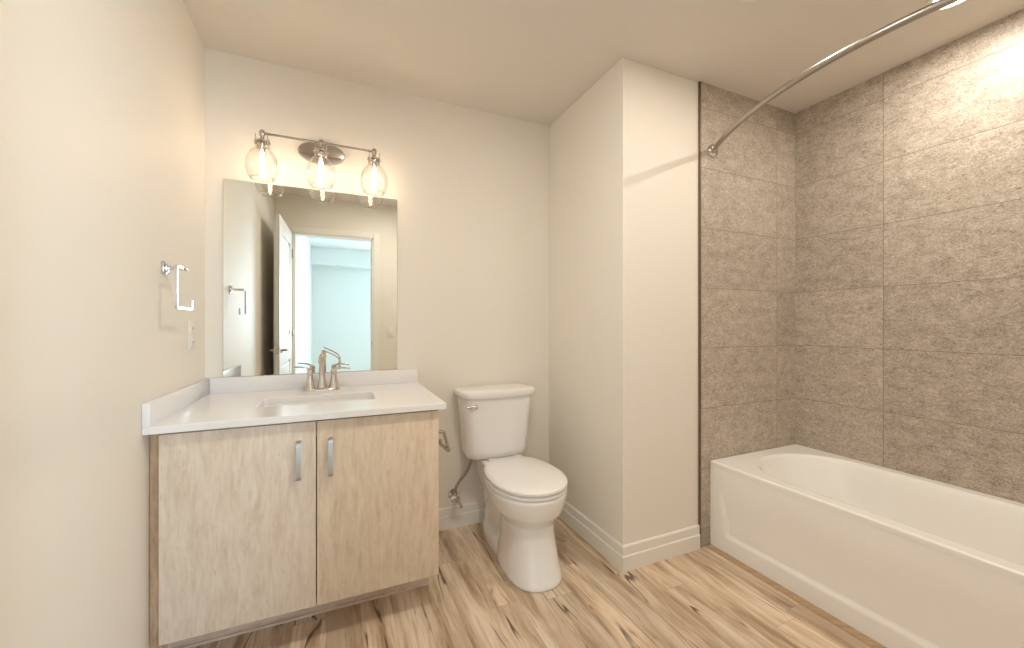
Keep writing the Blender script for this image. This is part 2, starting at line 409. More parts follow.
# the open door leaf, parallel to the left wall (seen in the mirror)
def door():
    lx0, lx1, y0, y1, z1 = -0.452, -0.411, 0.014, 0.762, 2.066
    bm = NB(); box(bm, lx0 + 0.013, lx1 - 0.013, y0 + 0.01, y1 - 0.01, 0.015, z1 - 0.01)
    sw = 0.105
    for a, b in ((lx0, lx0 + 0.014), (lx1 - 0.014, lx1)):           # stiles and rails on both faces
        box(bm, a, b, y0, y0 + sw, 0.01, z1, 0.0015, 1); box(bm, a, b, y1 - sw, y1, 0.01, z1, 0.0015, 1)
        for z0, zz in ((0.01, 0.22), (0.84, 1.07), (z1 - 0.13, z1)): box(bm, a, b, y0 + sw - 0.001, y1 - sw + 0.001, z0, zz, 0.0015, 1)
        for z0, zz in ((0.25, 0.81), (1.10, z1 - 0.16)): box(bm, a + 0.003, b - 0.003, y0 + sw + 0.03, y1 - sw - 0.03, z0, zz, 0.005, 2)
    box(bm, lx0 + 0.004, lx1 - 0.004, y0, y0 + 0.012, 0.01, z1); box(bm, lx0 + 0.004, lx1 - 0.004, y1 - 0.012, y1, 0.01, z1)
    box(bm, lx0 + 0.004, lx1 - 0.004, y0, y1, z1 - 0.012, z1)
    d = struct('door_1', bm, M['door_paint'], 0, None, (DX0, 0.014, 0)); O = (DX0, 0.014, 0); d.rotation_euler.z = math.radians(1.5); d.location.x += 0.007
    for s, x in ((1, lx1), (-1, lx0)):
        bm = NB(); yc, zc = y1 - 0.085, 0.955
        lathe(bm, [(0.0, 0), (0.027, 0), (0.027, s * 0.006), (0.012, s * 0.009), (0.010, s * 0.038), (0.0, s * 0.040)], (x, yc, zc), 20, 'X')
        tube(bm, round_path([(x + s * 0.032, yc, zc), (x + s * 0.040, yc, zc), (x + s * 0.042, yc - 0.11, zc)], 0.012), 0.0085, 10)
        new_obj('door_handle', bm, M['nickel'], d, O)
    bm = NB(); box(bm, lx0 + 0.006, lx1 - 0.006, y1 - 0.001, y1 + 0.0015, 0.925, 0.985, 0.0005, 1); new_obj('latch_plate', bm, M['nickel'], d, O)
    for z in (0.25, 1.05, 1.82):
        bm = NB(); lathe(bm, [(0, 0), (0.006, 0), (0.006, 0.09), (0, 0.09)], (lx1 + 0.006, y0 + 0.004, z), 12); new_obj('hinge', bm, M['nickel'], d, O)
door()
bm = NB(); box(bm, DX1 - 0.0135, DX1 - 0.012, -0.036, -0.006, 0.92, 0.99, 0.0004, 1); o = struct('trim_5', bm, M['nickel'])

# bedroom shell
bm = NB(); box(bm, XH0 - 0.1, XH0, YH - 0.1, -0.12, 0, H); struct('wall_bedroom_left', bm, M['hall_paint'])
bm = NB(); box(bm, XH1, XH1 + 0.1, YH - 0.1, -0.12, 0, H); struct('wall_bedroom_right', bm, M['hall_paint'])
WX0, WX1, WZ0, WZ1 = 0.80, 2.30, 0.80, 2.10
bm = NB()
box(bm, XH0, WX0, YH - 0.1, YH, 0, H); box(bm, WX1, XH1, YH - 0.1, YH, 0, H)
box(bm, WX0, WX1, YH - 0.1, YH, 0, WZ0); box(bm, WX0, WX1, YH - 0.1, YH, WZ1, H); struct('wall_bedroom_far', bm, M['hall_paint'])
bm = NB(); box(bm, XH0, XH1, YH, YH + 0.30, 2.16, H, 0.002, 1); struct('ceiling_bulkhead', bm, M['hall_paint'])
bm = NB(); w = 0.05
box(bm, WX0, WX0 + w, YH - 0.07, YH - 0.03, WZ0, WZ1); box(bm, WX1 - w, WX1, YH - 0.07, YH - 0.03, WZ0, WZ1)
box(bm, WX0, WX1, YH - 0.07, YH - 0.03, WZ0, WZ0 + w); box(bm, WX0, WX1, YH - 0.07, YH - 0.03, WZ1 - w, WZ1)
box(bm, (WX0 + WX1) / 2 - 0.025, (WX0 + WX1) / 2 + 0.025, YH - 0.07, YH - 0.03, WZ0, WZ1)
win = struct('window_1', bm, M['trim'])
bm = NB(); box(bm, WX0 + w, (WX0 + WX1) / 2 - 0.025, YH - 0.052, YH - 0.048, WZ0 + w, WZ1 - w); new_obj('pane', bm, M['pane'], win)
bm = NB(); box(bm, (WX0 + WX1) / 2 + 0.025, WX1 - w, YH - 0.052, YH - 0.048, WZ0 + w, WZ1 - w); new_obj('pane', bm, M['pane'], win)

# ------------------------------------------------------------------ bathtub
def bathtub():
    T = Thing('bathtub', (2.175, 0.755, 0), 'white built-in bathtub with a smooth apron and oval basin in the tiled recess', 'bathtub')
    x0, x1, y0, y1, zt = XA - 0.004, XR - 0.001, 0.003, YF - 0.012, 0.451
    bm = NB()
    cx0, cx1, cy0, cy1 = x0 + 0.062, x1 - 0.055, y0 + 0.085, y1 - 0.075
    K = dict(n=10, k=10)
    def o_(d, z): return rrect(x0 + d, x1 - d, y0 + d, y1 - d, 0.004, z, **K)
    rings = [o_(0, zt - 0.022), o_(0, zt - 0.008), o_(0, zt - 0.006), o_(0.0018, zt - 0.0018), o_(0.006, zt), o_(0.009, zt)]
    rings.append(rrect(cx0 - 0.004, cx1 + 0.004, cy0 - 0.004, cy1 + 0.004, 0.288, zt, **K))
    a = rrect(cx0, cx1, cy0, cy1, 0.285, zt, **K)
    rings.append(a)
    def ins(d, z, e0=0.0, e1=0.0, r=0.28): return rrect(cx0 + d, cx1 - d, cy0 + d + e0, cy1 - d - e1, max(0.05, r - d * 0.6), z, **K)
    rings += [ins(0.006, zt - 0.002), ins(0.013, zt - 0.009), ins(0.019, zt - 0.022), ins(0.028, zt - 0.07, 0.0, 0.012),
              ins(0.042, zt - 0.16, 0.004, 0.05), ins(0.060, zt - 0.26, 0.01, 0.10, 0.24), ins(0.085, zt - 0.325, 0.02, 0.13, 0.22),
              ins(0.125, zt - 0.352, 0.03, 0.16, 0.20), ins(0.20, zt - 0.360, 0.05, 0.2, 0.18)]
    loft(bm, rings, False, True)
    T.part('basin', bm, M['acrylic'], smooth=50)
    # apron: a fine grid with a shallow pressed panel
    bm = NB(); NY, NZ = 150, 60; g = []
    za = zt - 0.022
    def sm(t): t = max(0, min(1, t)); return t * t * (3 - 2 * t)
    for j in range(NZ + 1):
        row = []
        for i in range(NY + 1):
            y = y0 + (y1 - y0) * i / NY; z = za * j / NZ
            lean = 0.045 * max(0.0, z - 0.09) / 0.25                     # panel's end slants outwards as it rises
            d = min(z - 0.088, (1.412 + lean) - y, y - (0.10 - lean))
            rec = 0.011 * sm(d / 0.012) * (1 - sm((z - 0.16) / 0.20))
            row.append(bm.verts.new((x0 + 0.002 + rec, y, z)))
        g.append(row)
    for j in range(NZ):
        for i in range(NY): bm.faces.new((g[j][i], g[j][i + 1], g[j + 1][i + 1], g[j + 1][i]))
    # returns at the ends and a back so the panel has thickness
    b = []
    for j in (0, NZ):
        for i in (0, NY): b.append(bm.verts.new((x0 + 0.024, g[j][i].co.y, g[j][i].co.z)))
    bm.faces.new((b[0], b[1], b[3], b[2]))
    bm.faces.new([g[0][i] for i in range(NY + 1)] + [b[1], b[0]]); bm.faces.new([g[NZ][i] for i in range(NY, -1, -1)] + [b[2], b[3]])
    bm.faces.new([g[j][0] for j in range(NZ, -1, -1)] + [b[0], b[2]]); bm.faces.new([g[j][NY] for j in range(NZ + 1)] + [b[3], b[1]])
    T.part('apron', bm, M['acrylic'], smooth=50)
    bm = NB(); lathe(bm, [(0, 0.004), (0.022, 0.004), (0.028, 0.002), (0.030, 0)], (2.175, 0.40, zt - 0.3595), 24); T.part('drain', bm, M['chrome'])
bathtub()

# ------------------------------------------------------------------ shower curtain rod
def curtain_rod():
    T = Thing('shower_curtain_rod', (1.83, YF - 0.01, 2.09), 'curved brushed metal shower curtain rod fixed to the tile above the tub', 'curtain rod')
    ya, yb = 0.0, YF - 0.01
    def pt(y): u = (y - (ya + yb) / 2) / ((yb - ya) / 2); return (1.83 - 0.262 * (1 - u * u), y, 2.09)
    bm = NB(); tube(bm, [pt(ya + 0.012 + (yb - ya - 0.024) * i / 60) for i in range(61)], 0.0125, 18); T.part('rod', bm, M['rod'])
    for y, s in ((yb, -1), (ya, 1)):
        bm = NB()
        lathe(bm, [(0, 0), (0.034, 0), (0.035, s * 0.004), (0.027, s * 0.008), (0.012, s * 0.011), (0.010, s * 0.016), (0, s * 0.016)], (1.83, y, 2.09), 28, 'Y')
        fl = T.part('flange', bm, M['chrome'])
        d = Vector(pt(y + s * 0.06)) - Vector(pt(y)); d.normalize(); p = Vector(pt(y))
        bm = NB(); tube(bm, [p + d * a for a in (0.012, 0.016, 0.038, 0.042)], [0.013, 0.0165, 0.0165, 0.0135], 18)
        T.part('collar', bm, M['chrome'], fl)
curtain_rod()

# ------------------------------------------------------------------ recessed downlights
def downlight(x, y, r, label, sprung=0.0):
    T = Thing('recessed_light', (x, y, H), label, 'ceiling light', 'recessed ceiling lights')
    bm = NB(); lathe(bm, [(r + 0.018, 0), (r + 0.018, -0.003), (r + 0.006, -0.008), (r, -0.008), (r - 0.004, -0.001), (r - 0.004, 0)], (x, y, H), 40); T.part('trim_ring', bm, M['trim'])
    bm = NB(); lathe(bm, [(0.0, -0.001), (r - 0.005, -0.001)], (x, y, H), 40); T.part('lens', bm, M['lens'])
downlight(2.18, 0.72, 0.06, 'round recessed downlight in the ceiling over the bathtub')
downlight(0.50, 0.80, 0.095, 'wide round fill light added out of view in the ceiling near the doorway')  # ring and lens of the added fill lamp
downlight(1.44, 0.985, 0.066, 'round recessed downlight in the ceiling left of the curtain rod')

# ------------------------------------------------------------------ vanity
CZ0, CZ1, CF, CR = 0.826, 0.850, 1.590, 0.409
FX = -0.065
def vanity():
    T = Thing('vanity_cabinet', (-0.08, 1.9, 0), 'light maple bathroom vanity cabinet with two flat doors under the white counter', 'cabinet')
    bm = NB(); bt = 0.018; x0, x1, ys, ye, z0, z1 = -0.520, 0.380, 1.632, YB - 0.002, 0.145, CZ0 - 0.001
    box(bm, x0, x0 + bt, ys, ye, z0, z1, 0.0008, 1); box(bm, x1 - bt, x1, ys, ye, z0, z1, 0.0008, 1)
    box(bm, x0 + bt, x1 - bt, ys, ye, z0, z0 + bt, 0.0008, 1); box(bm, x0 + bt, x1 - bt, ye - 0.008, ye, z0 + bt, z1)
    box(bm, x0 + bt, x1 - bt, ys, ys + bt, z1 - 0.07, z1, 0.0008, 1)
    T.part('carcass', bm, M['maple_r'])
    bm = NB(); box(bm, XL + 0.002, x0 - 0.0005, 1.645, 1.665, 0.0, z1, 0.001, 1); T.part('filler_strip', bm, M['maple_f'], label='darker brown filler strip')
    for s, (a, b), mk in ((-1, (-0.519, -0.0695), 'maple_daylit'), (1, (-0.0660, 0.382), 'maple_r')):
        bm = NB(); box(bm, a, b, 1.612, 1.631, 0.146, 0.817, 0.0012, 2); d = T.part('door', bm, M[mk])
        # arched flat pull
        hx = -0.1235 if s < 0 else -0.0205; zt = 0.757; zb = 0.613
        bm = NB()
        path = [(hx, 1.6125, zt - 0.006), (hx, 1.596, zt - 0.006)] + [(hx, 1.588 - 0.004 * math.sin(PI * i / 8), zt - 0.012 - (zt - zb - 0.024) * i / 8) for i in range(9)] + [(hx, 1.596, zb + 0.006), (hx, 1.6125, zb + 0.006)]
        rings = []
        P = [Vector(p) for p in smooth_path(path, 3)]
        for i, p in enumerate(P):
            t = (P[min(i + 1, len(P) - 1)] - P[max(i - 1, 0)]).normalized(); nrm = Vector((1, 0, 0)).cross(t).normalized(); hw, ht = 0.0075, 0.003
            rings.append([p + Vector((sx * hw, 0, 0)) + nrm * (sy * ht) for sx, sy in ((-1, -1), (1, -1), (1, 1), (-1, 1))])
        loft(bm, rings); T.part('handle', bm, M['pull'], d, smooth=30)
    bm = NB(); box(bm, XL + 0.002, 0.380, 1.790, 1.808, 0.0, z0); box(bm, XL + 0.002, 0.380, 1.783, 1.790, 0.0, 0.012, 0.002, 1)
    T.part('toe_kick', bm, M['maple_k'])
    bm = NB(); box(bm, 0.362, 0.380, 1.808, YB - 0.016, 0, z0); T.part('side_plinth', bm, M['maple_k'])
vanity()

def countertop():
    T = Thing('vanity_countertop', (-0.08, 1.9, CZ0), 'white quartz countertop with low backsplashes along the back and left walls', 'countertop')
    bm = NB(); K = dict(n=12, k=6)
    xi0, xi1, yi0, yi1 = -0.284, 0.154, 1.795, 2.000
    x0, x1, y0, y1 = XL + 0.001, CR, CF, YB - 0.001
    def outer(d, z): return rrect(x0 + d, x1 - d, y0 + d, y1 - d, 0.003, z, **K)
    R = [rrect(xi0, xi1, yi0, yi1, 0.018, CZ0, **K), outer(0.0, CZ0), outer(0.0, CZ1 - 0.002), outer(0.002, CZ1),
         rrect(xi0 - 0.002, xi1 + 0.002, yi0 - 0.002, yi1 + 0.002, 0.020, CZ1, **K), rrect(xi0, xi1, yi0, yi1, 0.018, CZ1 - 0.002, **K)]
    R.append(R[0])
    loft(bm, R, False, False); T.part('slab', bm, M['quartz'], smooth=30)
    bm = NB(); box(bm, XL + 0.022, CR - 0.001, YB - 0.021, YB - 0.001, CZ1, 0.923, 0.0015, 2); T.part('backsplash', bm, M['quartz'])
    bm = NB(); box(bm, XL + 0.001, XL + 0.0215, CF, YB - 0.001, CZ1, 0.923, 0.0015, 2); T.part('side_splash', bm, M['quartz'])
    # undermount sink, its own thing
    S = Thing('undermount_sink', (-0.065, 1.9, CZ0), 'rectangular white undermount sink set into the counter in front of the faucet', 'sink')
    bm = NB(); a0, a1, b0, b1 = xi0 - 0.004, xi1 + 0.004, yi0 - 0.004, yi1 + 0.004
    def ins(d, z, r): return rrect(a0 + d, a1 - d, b0 + d, b1 - d, r, z, **K)
    rings = [ins(-0.02, CZ0 - 0.0005, 0.03), ins(0.0, CZ0 - 0.0005, 0.022), ins(0.002, CZ0 - 0.003, 0.022), ins(0.008, CZ0 - 0.05, 0.026), ins(0.014, CZ0 - 0.095, 0.03),
             ins(0.026, CZ0 - 0.118, 0.036), ins(0.05, CZ0 - 0.127, 0.036), ins(0.085, CZ0 - 0.131, 0.012)]
    inner = len(rings)
    rings2 = [ins(0.09, CZ0 - 0.141, 0.008), ins(0.02, CZ0 - 0.130, 0.03), ins(-0.004, CZ0 - 0.10, 0.03), ins(-0.010, CZ0 - 0.012, 0.03), ins(-0.02, CZ0 - 0.011, 0.03)]
    loft(bm, rings, False, True); loft(bm, rings2 + [rings[0]], True, False); S.part('bowl', bm, M['porcelain'], smooth=45)
    bm = NB(); lathe(bm, [(0, 0.003), (0.016, 0.003), (0.021, 0.001), (0.022, 0)], (-0.065, 1.9, CZ0 - 0.1305), 24); S.part('drain', bm, M['chrome'])
countertop()

def faucet():
    x, y, z = FX, 2.140, CZ1
    T = Thing('bathroom_faucet', (x, y, z), 'brushed nickel centerset faucet with two lever handles behind the sink', 'faucet')
    bm = NB()
    def oval(hw, hd, zz): return [(x + hw * math.copysign(abs(math.cos(a)) ** 0.8, math.cos(a)), y + hd * math.copysign(abs(math.sin(a)) ** 0.9, math.sin(a)), zz) for a in [2 * PI * i / 40 for i in range(40)]]
    loft(bm, [oval(0.080, 0.029, z), oval(0.080, 0.029, z + 0.006), oval(0.076, 0.026, z + 0.011), oval(0.060, 0.020, z + 0.0135)]); T.part('base', bm, M['faucet'])
    # spout: flared column leaning forward into a drooping tip
    bm = NB()
    pts = smooth_path([(x, y, z + 0.008), (x, y, z + 0.06), (x, y - 0.004, z + 0.115), (x, y - 0.018, z + 0.150), (x, y - 0.045, z + 0.168), (x, y - 0.078, z + 0.162), (x, y - 0.098, z + 0.140)], 6)
    n = len(pts); rad = []
    for i in range(n):
        t = i / (n - 1)
        if t < 0.2: r = 0.026 - (0.026 - 0.0135) * (t / 0.2) ** 0.6
        elif t < 0.5: r = 0.0135 - 0.002 * (t - 0.2) / 0.3
        else: r = 0.0115 + 0.0025 * (t - 0.5) / 0.5
        rad.append(r)
    tube(bm, pts, rad, 20); T.part('spout', bm, M['faucet'])
    bm = NB(); lathe(bm, [(0, 0), (0.003, 0), (0.003, 0.035), (0.0065, 0.038), (0.0065, 0.050), (0.004, 0.054), (0, 0.055)], (x, y + 0.026, z + 0.010), 14); T.part('lift_rod', bm, M['faucet'])
    for s in (-1, 1):
        hx = x + s * 0.052
        bm = NB(); lathe(bm, [(0.0, 0.006), (0.0255, 0.006), (0.0255, 0.010), (0.021, 0.020), (0.0165, 0.040), (0.013, 0.066), (0.0125, 0.086), (0.0140, 0.092), (0.0125, 0.100), (0.006, 0.105), (0.0, 0.106)], (hx, y, z), 24)
        h = T.part('handle', bm, M['faucet'])
        bm = NB()
        if s < 0:
            tube(bm, smooth_path([(hx + 0.006, y, z + 0.094), (hx - 0.012, y - 0.001, z + 0.108), (hx - 0.036, y - 0.004, z + 0.115), (hx - 0.068, y - 0.008, z + 0.117)], 5), [0.0095 - 0.004 * i / 15 for i in range(16)], 14, (1.15, 0.62))
        else:
            tube(bm, smooth_path([(hx - 0.006, y, z + 0.094), (hx + 0.012, y - 0.001, z + 0.104), (hx + 0.040, y - 0.004, z + 0.106), (hx + 0.074, y - 0.008, z + 0.101)], 5), [0.0095 - 0.004 * i / 15 for i in range(16)], 14, (1.15, 0.62))
        T.part('lever', bm, M['faucet'], h)
        if s > 0:
            bm = NB(); tube(bm, smooth_path([(hx + 0.020, y, z + 0.100), (hx + 0.027, y - 0.004, z + 0.122), (hx + 0.026, y - 0.010, z + 0.146), (hx + 0.008, y - 0.016, z + 0.166), (hx - 0.022, y - 0.018, z + 0.182), (hx - 0.052, y - 0.018, z + 0.198)], 5), [0.0050 - 0.0018 * i / 25 for i in range(26)], 12)
            T.part('lever', bm, M['faucet'], h)  # curved bar added beside the right handle, not a known faucet part
faucet()

# ------------------------------------------------------------------ mirror
def mirror():
    x0, x1, z0, z1 = -0.4836, 0.3010, 0.9245, 1.8480
    T = Thing('vanity_mirror', ((x0 + x1) / 2, YB, z0), 'frameless rectangular wall mirror above the vanity backsplash', 'mirror')
    bm = NB(); box(bm, x0, x1, YB - 0.0055, YB - 0.0005, z0, z1); T.part('backing', bm, M['mirror_edge'])
    bm = NB(); box(bm, x0 + 0.0007, x1 - 0.0007, YB - 0.0065, YB - 0.0055, z0 + 0.0007, z1 - 0.0007); T.part('glass', bm, M['mirror'], smooth=0)
mirror()

# ------------------------------------------------------------------ vanity light
def vanity_light():
    ya = YB - 0.124; zb = 2.040; xs = (-0.3105, -0.069, 0.1725)
    T = Thing('vanity_light', (-0.069, YB, zb), 'three-lamp nickel bar light with clear glass jar shades above the mirror', 'wall light')
    bm = NB(); c = (-0.069, YB - 0.001, 2.034)
    def ov(rx, rz, d): return [(c[0] + rx * math.cos(a), c[1] - d, c[2] + rz * math.sin(a)) for a in [2 * PI * i / 48 for i in range(48)]]
    loft(bm, [ov(0.108, 0.056, 0), ov(0.108, 0.056, 0.012), ov(0.103, 0.052, 0.019), ov(0.080, 0.038, 0.022)]); T.part('backplate', bm, M['nickel'])
    bm = NB(); tube(bm, [(-0.069, YB - 0.022, zb), (-0.069, ya, zb)], 0.009, 14)
    lathe(bm, [(0.0, 0), (0.014, 0), (0.014, -0.012), (0.009, -0.016)], (-0.069, YB - 0.024, zb), 20, 'Y'); T.part('arm', bm, M['nickel'])
    bm = NB(); tube(bm, [(xs[0] - 0.004, ya, zb), (xs[2] + 0.004, ya, zb)], 0.0052, 12); T.part('crossbar', bm, M['nickel'])
    for x in xs:
        bm = NB()
        lathe(bm, [(0, 0.014), (0.008, 0.013), (0.0125, 0.006), (0.0125, -0.008), (0.009, -0.014), (0.007, -0.022), (0.012, -0.026), (0.015, -0.034), (0.016, -0.062), (0.013, -0.066), (0, -0.066)], (x, ya, zb), 24)
        h = T.part('lamp_holder', bm, M['nickel'])
        # ring with upright pins that clamp the glass neck
        bm = NB(); lathe(bm, [(0.016, -0.040), (0.033, -0.040), (0.033, -0.044), (0.016, -0.044)], (x, ya, zb), 28)
        for k in range(4):
            a = PI / 4 + k * PI / 2; px, py = x + 0.033 * math.cos(a), ya + 0.033 * math.sin(a)
            lathe(bm, [(0, -0.014), (0.0022, -0.015), (0.0022, -0.052), (0.0048, -0.053), (0.0048, -0.062), (0, -0.063)], (px, py, zb), 10)
        T.part('clamp_ring', bm, M['nickel'], h)
        # jar shade, open at the bottom, with real wall thickness at the rims
        bm = NB(); prof = [(0.0285, -0.046), (0.0285, -0.064), (0.033, -0.073), (0.046, -0.088), (0.0585, -0.110), (0.0650, -0.134), (0.0660, -0.156), (0.0635, -0.176), (0.0580, -0.193), (0.0520, -0.203), (0.0480, -0.207)]
        P = [(r, hh) for r, hh in prof]
        sp = smooth_path([(r, 0, hh) for r, hh in P], 3)
        lathe(bm, [(p.x, p.z) for p in sp], (x, ya, zb), 40)
        lathe(bm, [(0.047, -0.2055), (0.0495, -0.208), (0.047, -0.2105), (0.0445, -0.2105), (0.043, -0.208), (0.0445, -0.2055), (0.047, -0.2055)], (x, ya, zb), 40)
        s = T.part('glass_shade', bm, M['shade_glass'])
        bm = NB(); lathe(bm, [(0.0, -0.058), (0.0125, -0.060), (0.0125, -0.080), (0.0, -0.082)], (x, ya, zb), 20); b = T.part('bulb', bm, M['nickel'])
        bm = NB(); sp = smooth_path([(0.0125, 0, -0.080), (0.0150, 0, -0.095), (0.0160, 0, -0.145), (0.0125, 0, -0.166), (0.004, 0, -0.175), (0.0003, 0, -0.176)], 4)
        lathe(bm, [(p.x, p.z) for p in sp], (x, ya, zb), 24); T.part('bulb_glass', bm, M['bulb_glass'], b)
        bm = NB()
        for k in range(6):
            a = k * PI / 3 + 0.4; tube(bm, [(x + 0.005 * math.cos(a), ya + 0.005 * math.sin(a), zb - 0.090), (x + 0.0085 * math.cos(a), ya + 0.0085 * math.sin(a), zb - 0.130), (x + 0.005 * math.cos(a), ya + 0.005 * math.sin(a), zb - 0.160)], 0.003, 8)
        T.part('filament', bm, M['filament'], b)
        light('bulb_light', 'POINT', (x, ya, zb - 0.125), 0.85, WARM, shadow_soft_size=0.012)
vanity_light()

# ------------------------------------------------------------------ toilet
def toilet():
    cx = 0.846; tx = 0.832
    T = Thing('toilet', (cx, 1.88, 0), 'white two-piece toilet with closed lid between the vanity and the partition wall', 'toilet')
    def egg(hw, yf, yb, ym, z, nf=2.1, nb=2.6, n=56):
        out = []
        for i in range(n):
            a = 2 * PI * i / n; c, s = math.cos(a), math.sin(a)
            e = nb if s > 0 else nf
            xx = hw * math.copysign(abs(c) ** (2 / e), c); yy = (yb - ym if s > 0 else ym - yf) * math.copysign(abs(s) ** (2 / e), s)
            out.append((cx + xx, ym + yy, z))
        return out
    # bowl with pedestal, trapway and foot, fused by a voxel remesh
    bm = NB()
    loft(bm, [egg(0.129, 1.530, 1.93, 1.70, 0.0, 2.4, 3.0), egg(0.129, 1.530, 1.93, 1.70, 0.012, 2.4, 3.0), egg(0.122, 1.547, 1.92, 1.70, 0.06, 2.3, 3), egg(0.113, 1.572, 1.91, 1.71, 0.14, 2.3, 3),
              egg(0.109, 1.583, 1.91, 1.72, 0.205, 2.2, 3), egg(0.112, 1.585, 1.93, 1.72, 0.247, 2.2, 2.8), egg(0.134, 1.568, 1.96, 1.73, 0.272, 2.1, 2.6), egg(0.158, 1.546, 1.99, 1.74, 0.302, 2.1, 2.6),
              egg(0.172, 1.534, 2.00, 1.75, 0.338, 2.1, 2.6), egg(0.181, 1.527, 2.01, 1.75, 0.375, 2.1, 2.7), egg(0.182, 1.526, 2.01, 1.75, 0.392, 2.1, 2.7), egg(0.176, 1.532, 2.0, 1.75, 0.397, 2.1, 2.7)])
    # rear deck that carries the tank
    loft(bm, [rrect(cx - 0.10, cx + 0.10, 1.93, 2.19, 0.05, 0.27), rrect(cx - 0.112, cx + 0.112, 1.92, 2.205, 0.05, 0.34), rrect(cx - 0.122, cx + 0.122, 1.92, 2.21, 0.05, 0.415), rrect(cx - 0.118, cx + 0.118, 1.93, 2.205, 0.045, 0.423)])
    # trapway neck
    loft(bm, [rrect(cx - 0.072, cx + 0.072, 1.80, 2.18, 0.05, 0.0), rrect(cx - 0.070, cx + 0.070, 1.80, 2.18, 0.05, 0.10), rrect(cx - 0.078, cx + 0.078, 1.80, 2.19, 0.05, 0.22), rrect(cx - 0.092, cx + 0.092, 1.80, 2.19, 0.05, 0.31)])
    # bulging trap coil on the sides
    for s in (-1, 1):
        tube(bm, smooth_path([(cx + s * 0.046, 1.78, 0.22), (cx + s * 0.050, 1.90, 0.26), (cx + s * 0.050, 2.02, 0.23), (cx + s * 0.048, 2.10, 0.13), (cx + s * 0.046, 2.12, 0.03)], 5), 0.036, 16)
    # foot flange
    loft(bm, [egg(0.112, 1.70, 2.185, 1.94, 0.0, 3, 3), egg(0.112, 1.70, 2.185, 1.94, 0.045, 3, 3), egg(0.106, 1.70, 2.178, 1.94, 0.064, 3, 3), egg(0.090, 1.70, 2.16, 1.94, 0.076, 3, 3)])
    b = T.part('bowl', bm, M['porcelain'], smooth=180)
    b.data.update()
    m = b.modifiers.new('fuse', 'REMESH'); m.mode = 'VOXEL'; m.voxel_size = 0.0055; m.use_smooth_shade = True
    m = b.modifiers.new('soften', 'SMOOTH'); m.iterations = 9; m.factor = 0.6
    for s in (-1, 1):
        bm = NB(); lathe(bm, [(0.013, 0.0), (0.013, 0.010), (0.009, 0.017), (0.0, 0.019)], (cx + s * 0.092, 1.93, 0.068), 18); T.part('bolt_cap', bm, M['seat'])
    bm = NB(); loft(bm, [egg(0.168, 1.541, 1.985, 1.75, 0.395), egg(0.168, 1.541, 1.985, 1.75, 0.400), egg(0.183, 1.526, 1.99, 1.75, 0.401), egg(0.184, 1.525, 1.99, 1.75, 0.412), egg(0.180, 1.529, 1.99, 1.75, 0.414), egg(0.172, 1.537, 1.985, 1.75, 0.415), egg(0.172, 1.537, 1.985, 1.75, 0.418)])
    T.part('seat', bm, M['seat'])
    bm = NB(); loft(bm, [egg(0.176, 1.532, 2.018, 1.75, 0.4195, 2.1, 2.4), egg(0.183, 1.523, 2.022, 1.75, 0.423, 2.1, 2.4), egg(0.184, 1.522, 2.024, 1.75, 0.433, 2.1, 2.4), egg(0.179, 1.527, 2.020, 1.75, 0.4395, 2.1, 2.4), egg(0.162, 1.545, 2.005, 1.75, 0.4435, 2.1, 2.4), egg(0.10, 1.62, 1.94, 1.76, 0.446, 2.1, 3), egg(0.02, 1.74, 1.80, 1.76, 0.447, 2.1, 3)])
    T.part('lid', bm, M['seat'])
    for s in (-1, 1):
        bm = NB(); box(bm, cx + s * 0.075 - 0.022, cx + s * 0.075 + 0.022, 1.995, 2.030, 0.422, 0.441, 0.006, 3); T.part('hinge', bm, M['seat'])
    # tank: bowed front, tapering downwards
    def tk(hw, yf, yb, z, bow):
        out = []
        base = rrect(tx - hw, tx + hw, yf, yb, 0.045, z, 14, 8)
        for p in base:
            q = p.copy()
            if q.y < (yf + yb) / 2: q.y -= bow * (1 - min(1.0, abs(q.x - tx) / hw) ** 2.0)
            out.append(q)
        return out
    bm = NB(); loft(bm, [tk(0.150, 2.085, 2.20, 0.4245, 0.02), tk(0.170, 2.068, 2.212, 0.432, 0.022), tk(0.179, 2.062, 2.216, 0.446, 0.024), tk(0.183, 2.060, 2.218, 0.475, 0.025), tk(0.193, 2.054, 2.222, 0.62, 0.027), tk(0.209, 2.050, 2.224, 0.764, 0.028)])
    tank = T.part('tank', bm, M['porcelain'], smooth=35)
    bm = NB(); loft(bm, [tk(0.212, 2.046, 2.226, 0.764, 0.029), tk(0.219, 2.040, 2.229, 0.768, 0.030), tk(0.226, 2.036, 2.230, 0.780, 0.031), tk(0.227, 2.035, 2.230, 0.793, 0.031), tk(0.225, 2.037, 2.229, 0.802, 0.031), tk(0.215, 2.044, 2.225, 0.8085, 0.030), tk(0.200, 2.055, 2.218, 0.811, 0.028), tk(0.15, 2.09, 2.20, 0.812, 0.02)])
    T.part('tank_lid', bm, M['porcelain'], smooth=35)
    lx, ly, lz = 0.684, 2.040, 0.722
    bm = NB(); lathe(bm, [(0, 0.004), (0.013, 0.004), (0.013, -0.004), (0.009, -0.010), (0, -0.012)], (lx, ly, lz), 20, 'Y')
    tube(bm, smooth_path([(lx, ly - 0.008, lz), (lx - 0.02, ly - 0.010, lz + 0.001), (lx - 0.048, ly - 0.006, lz + 0.002)], 4), [0.0085, 0.0082, 0.008, 0.0075, 0.007, 0.0065, 0.006, 0.0055, 0.005], 12, (0.6, 1.0))
    T.part('flush_lever', bm, M['chrome'], tank)
    # water supply belongs to the wall: its own thing
    V = Thing('water_supply_valve', (0.612, YB, 0.19), 'chrome shut-off valve and braided hose on the wall left of the toilet', 'valve')
    vx, vy, vz = 0.612, YB - 0.052, 0.192
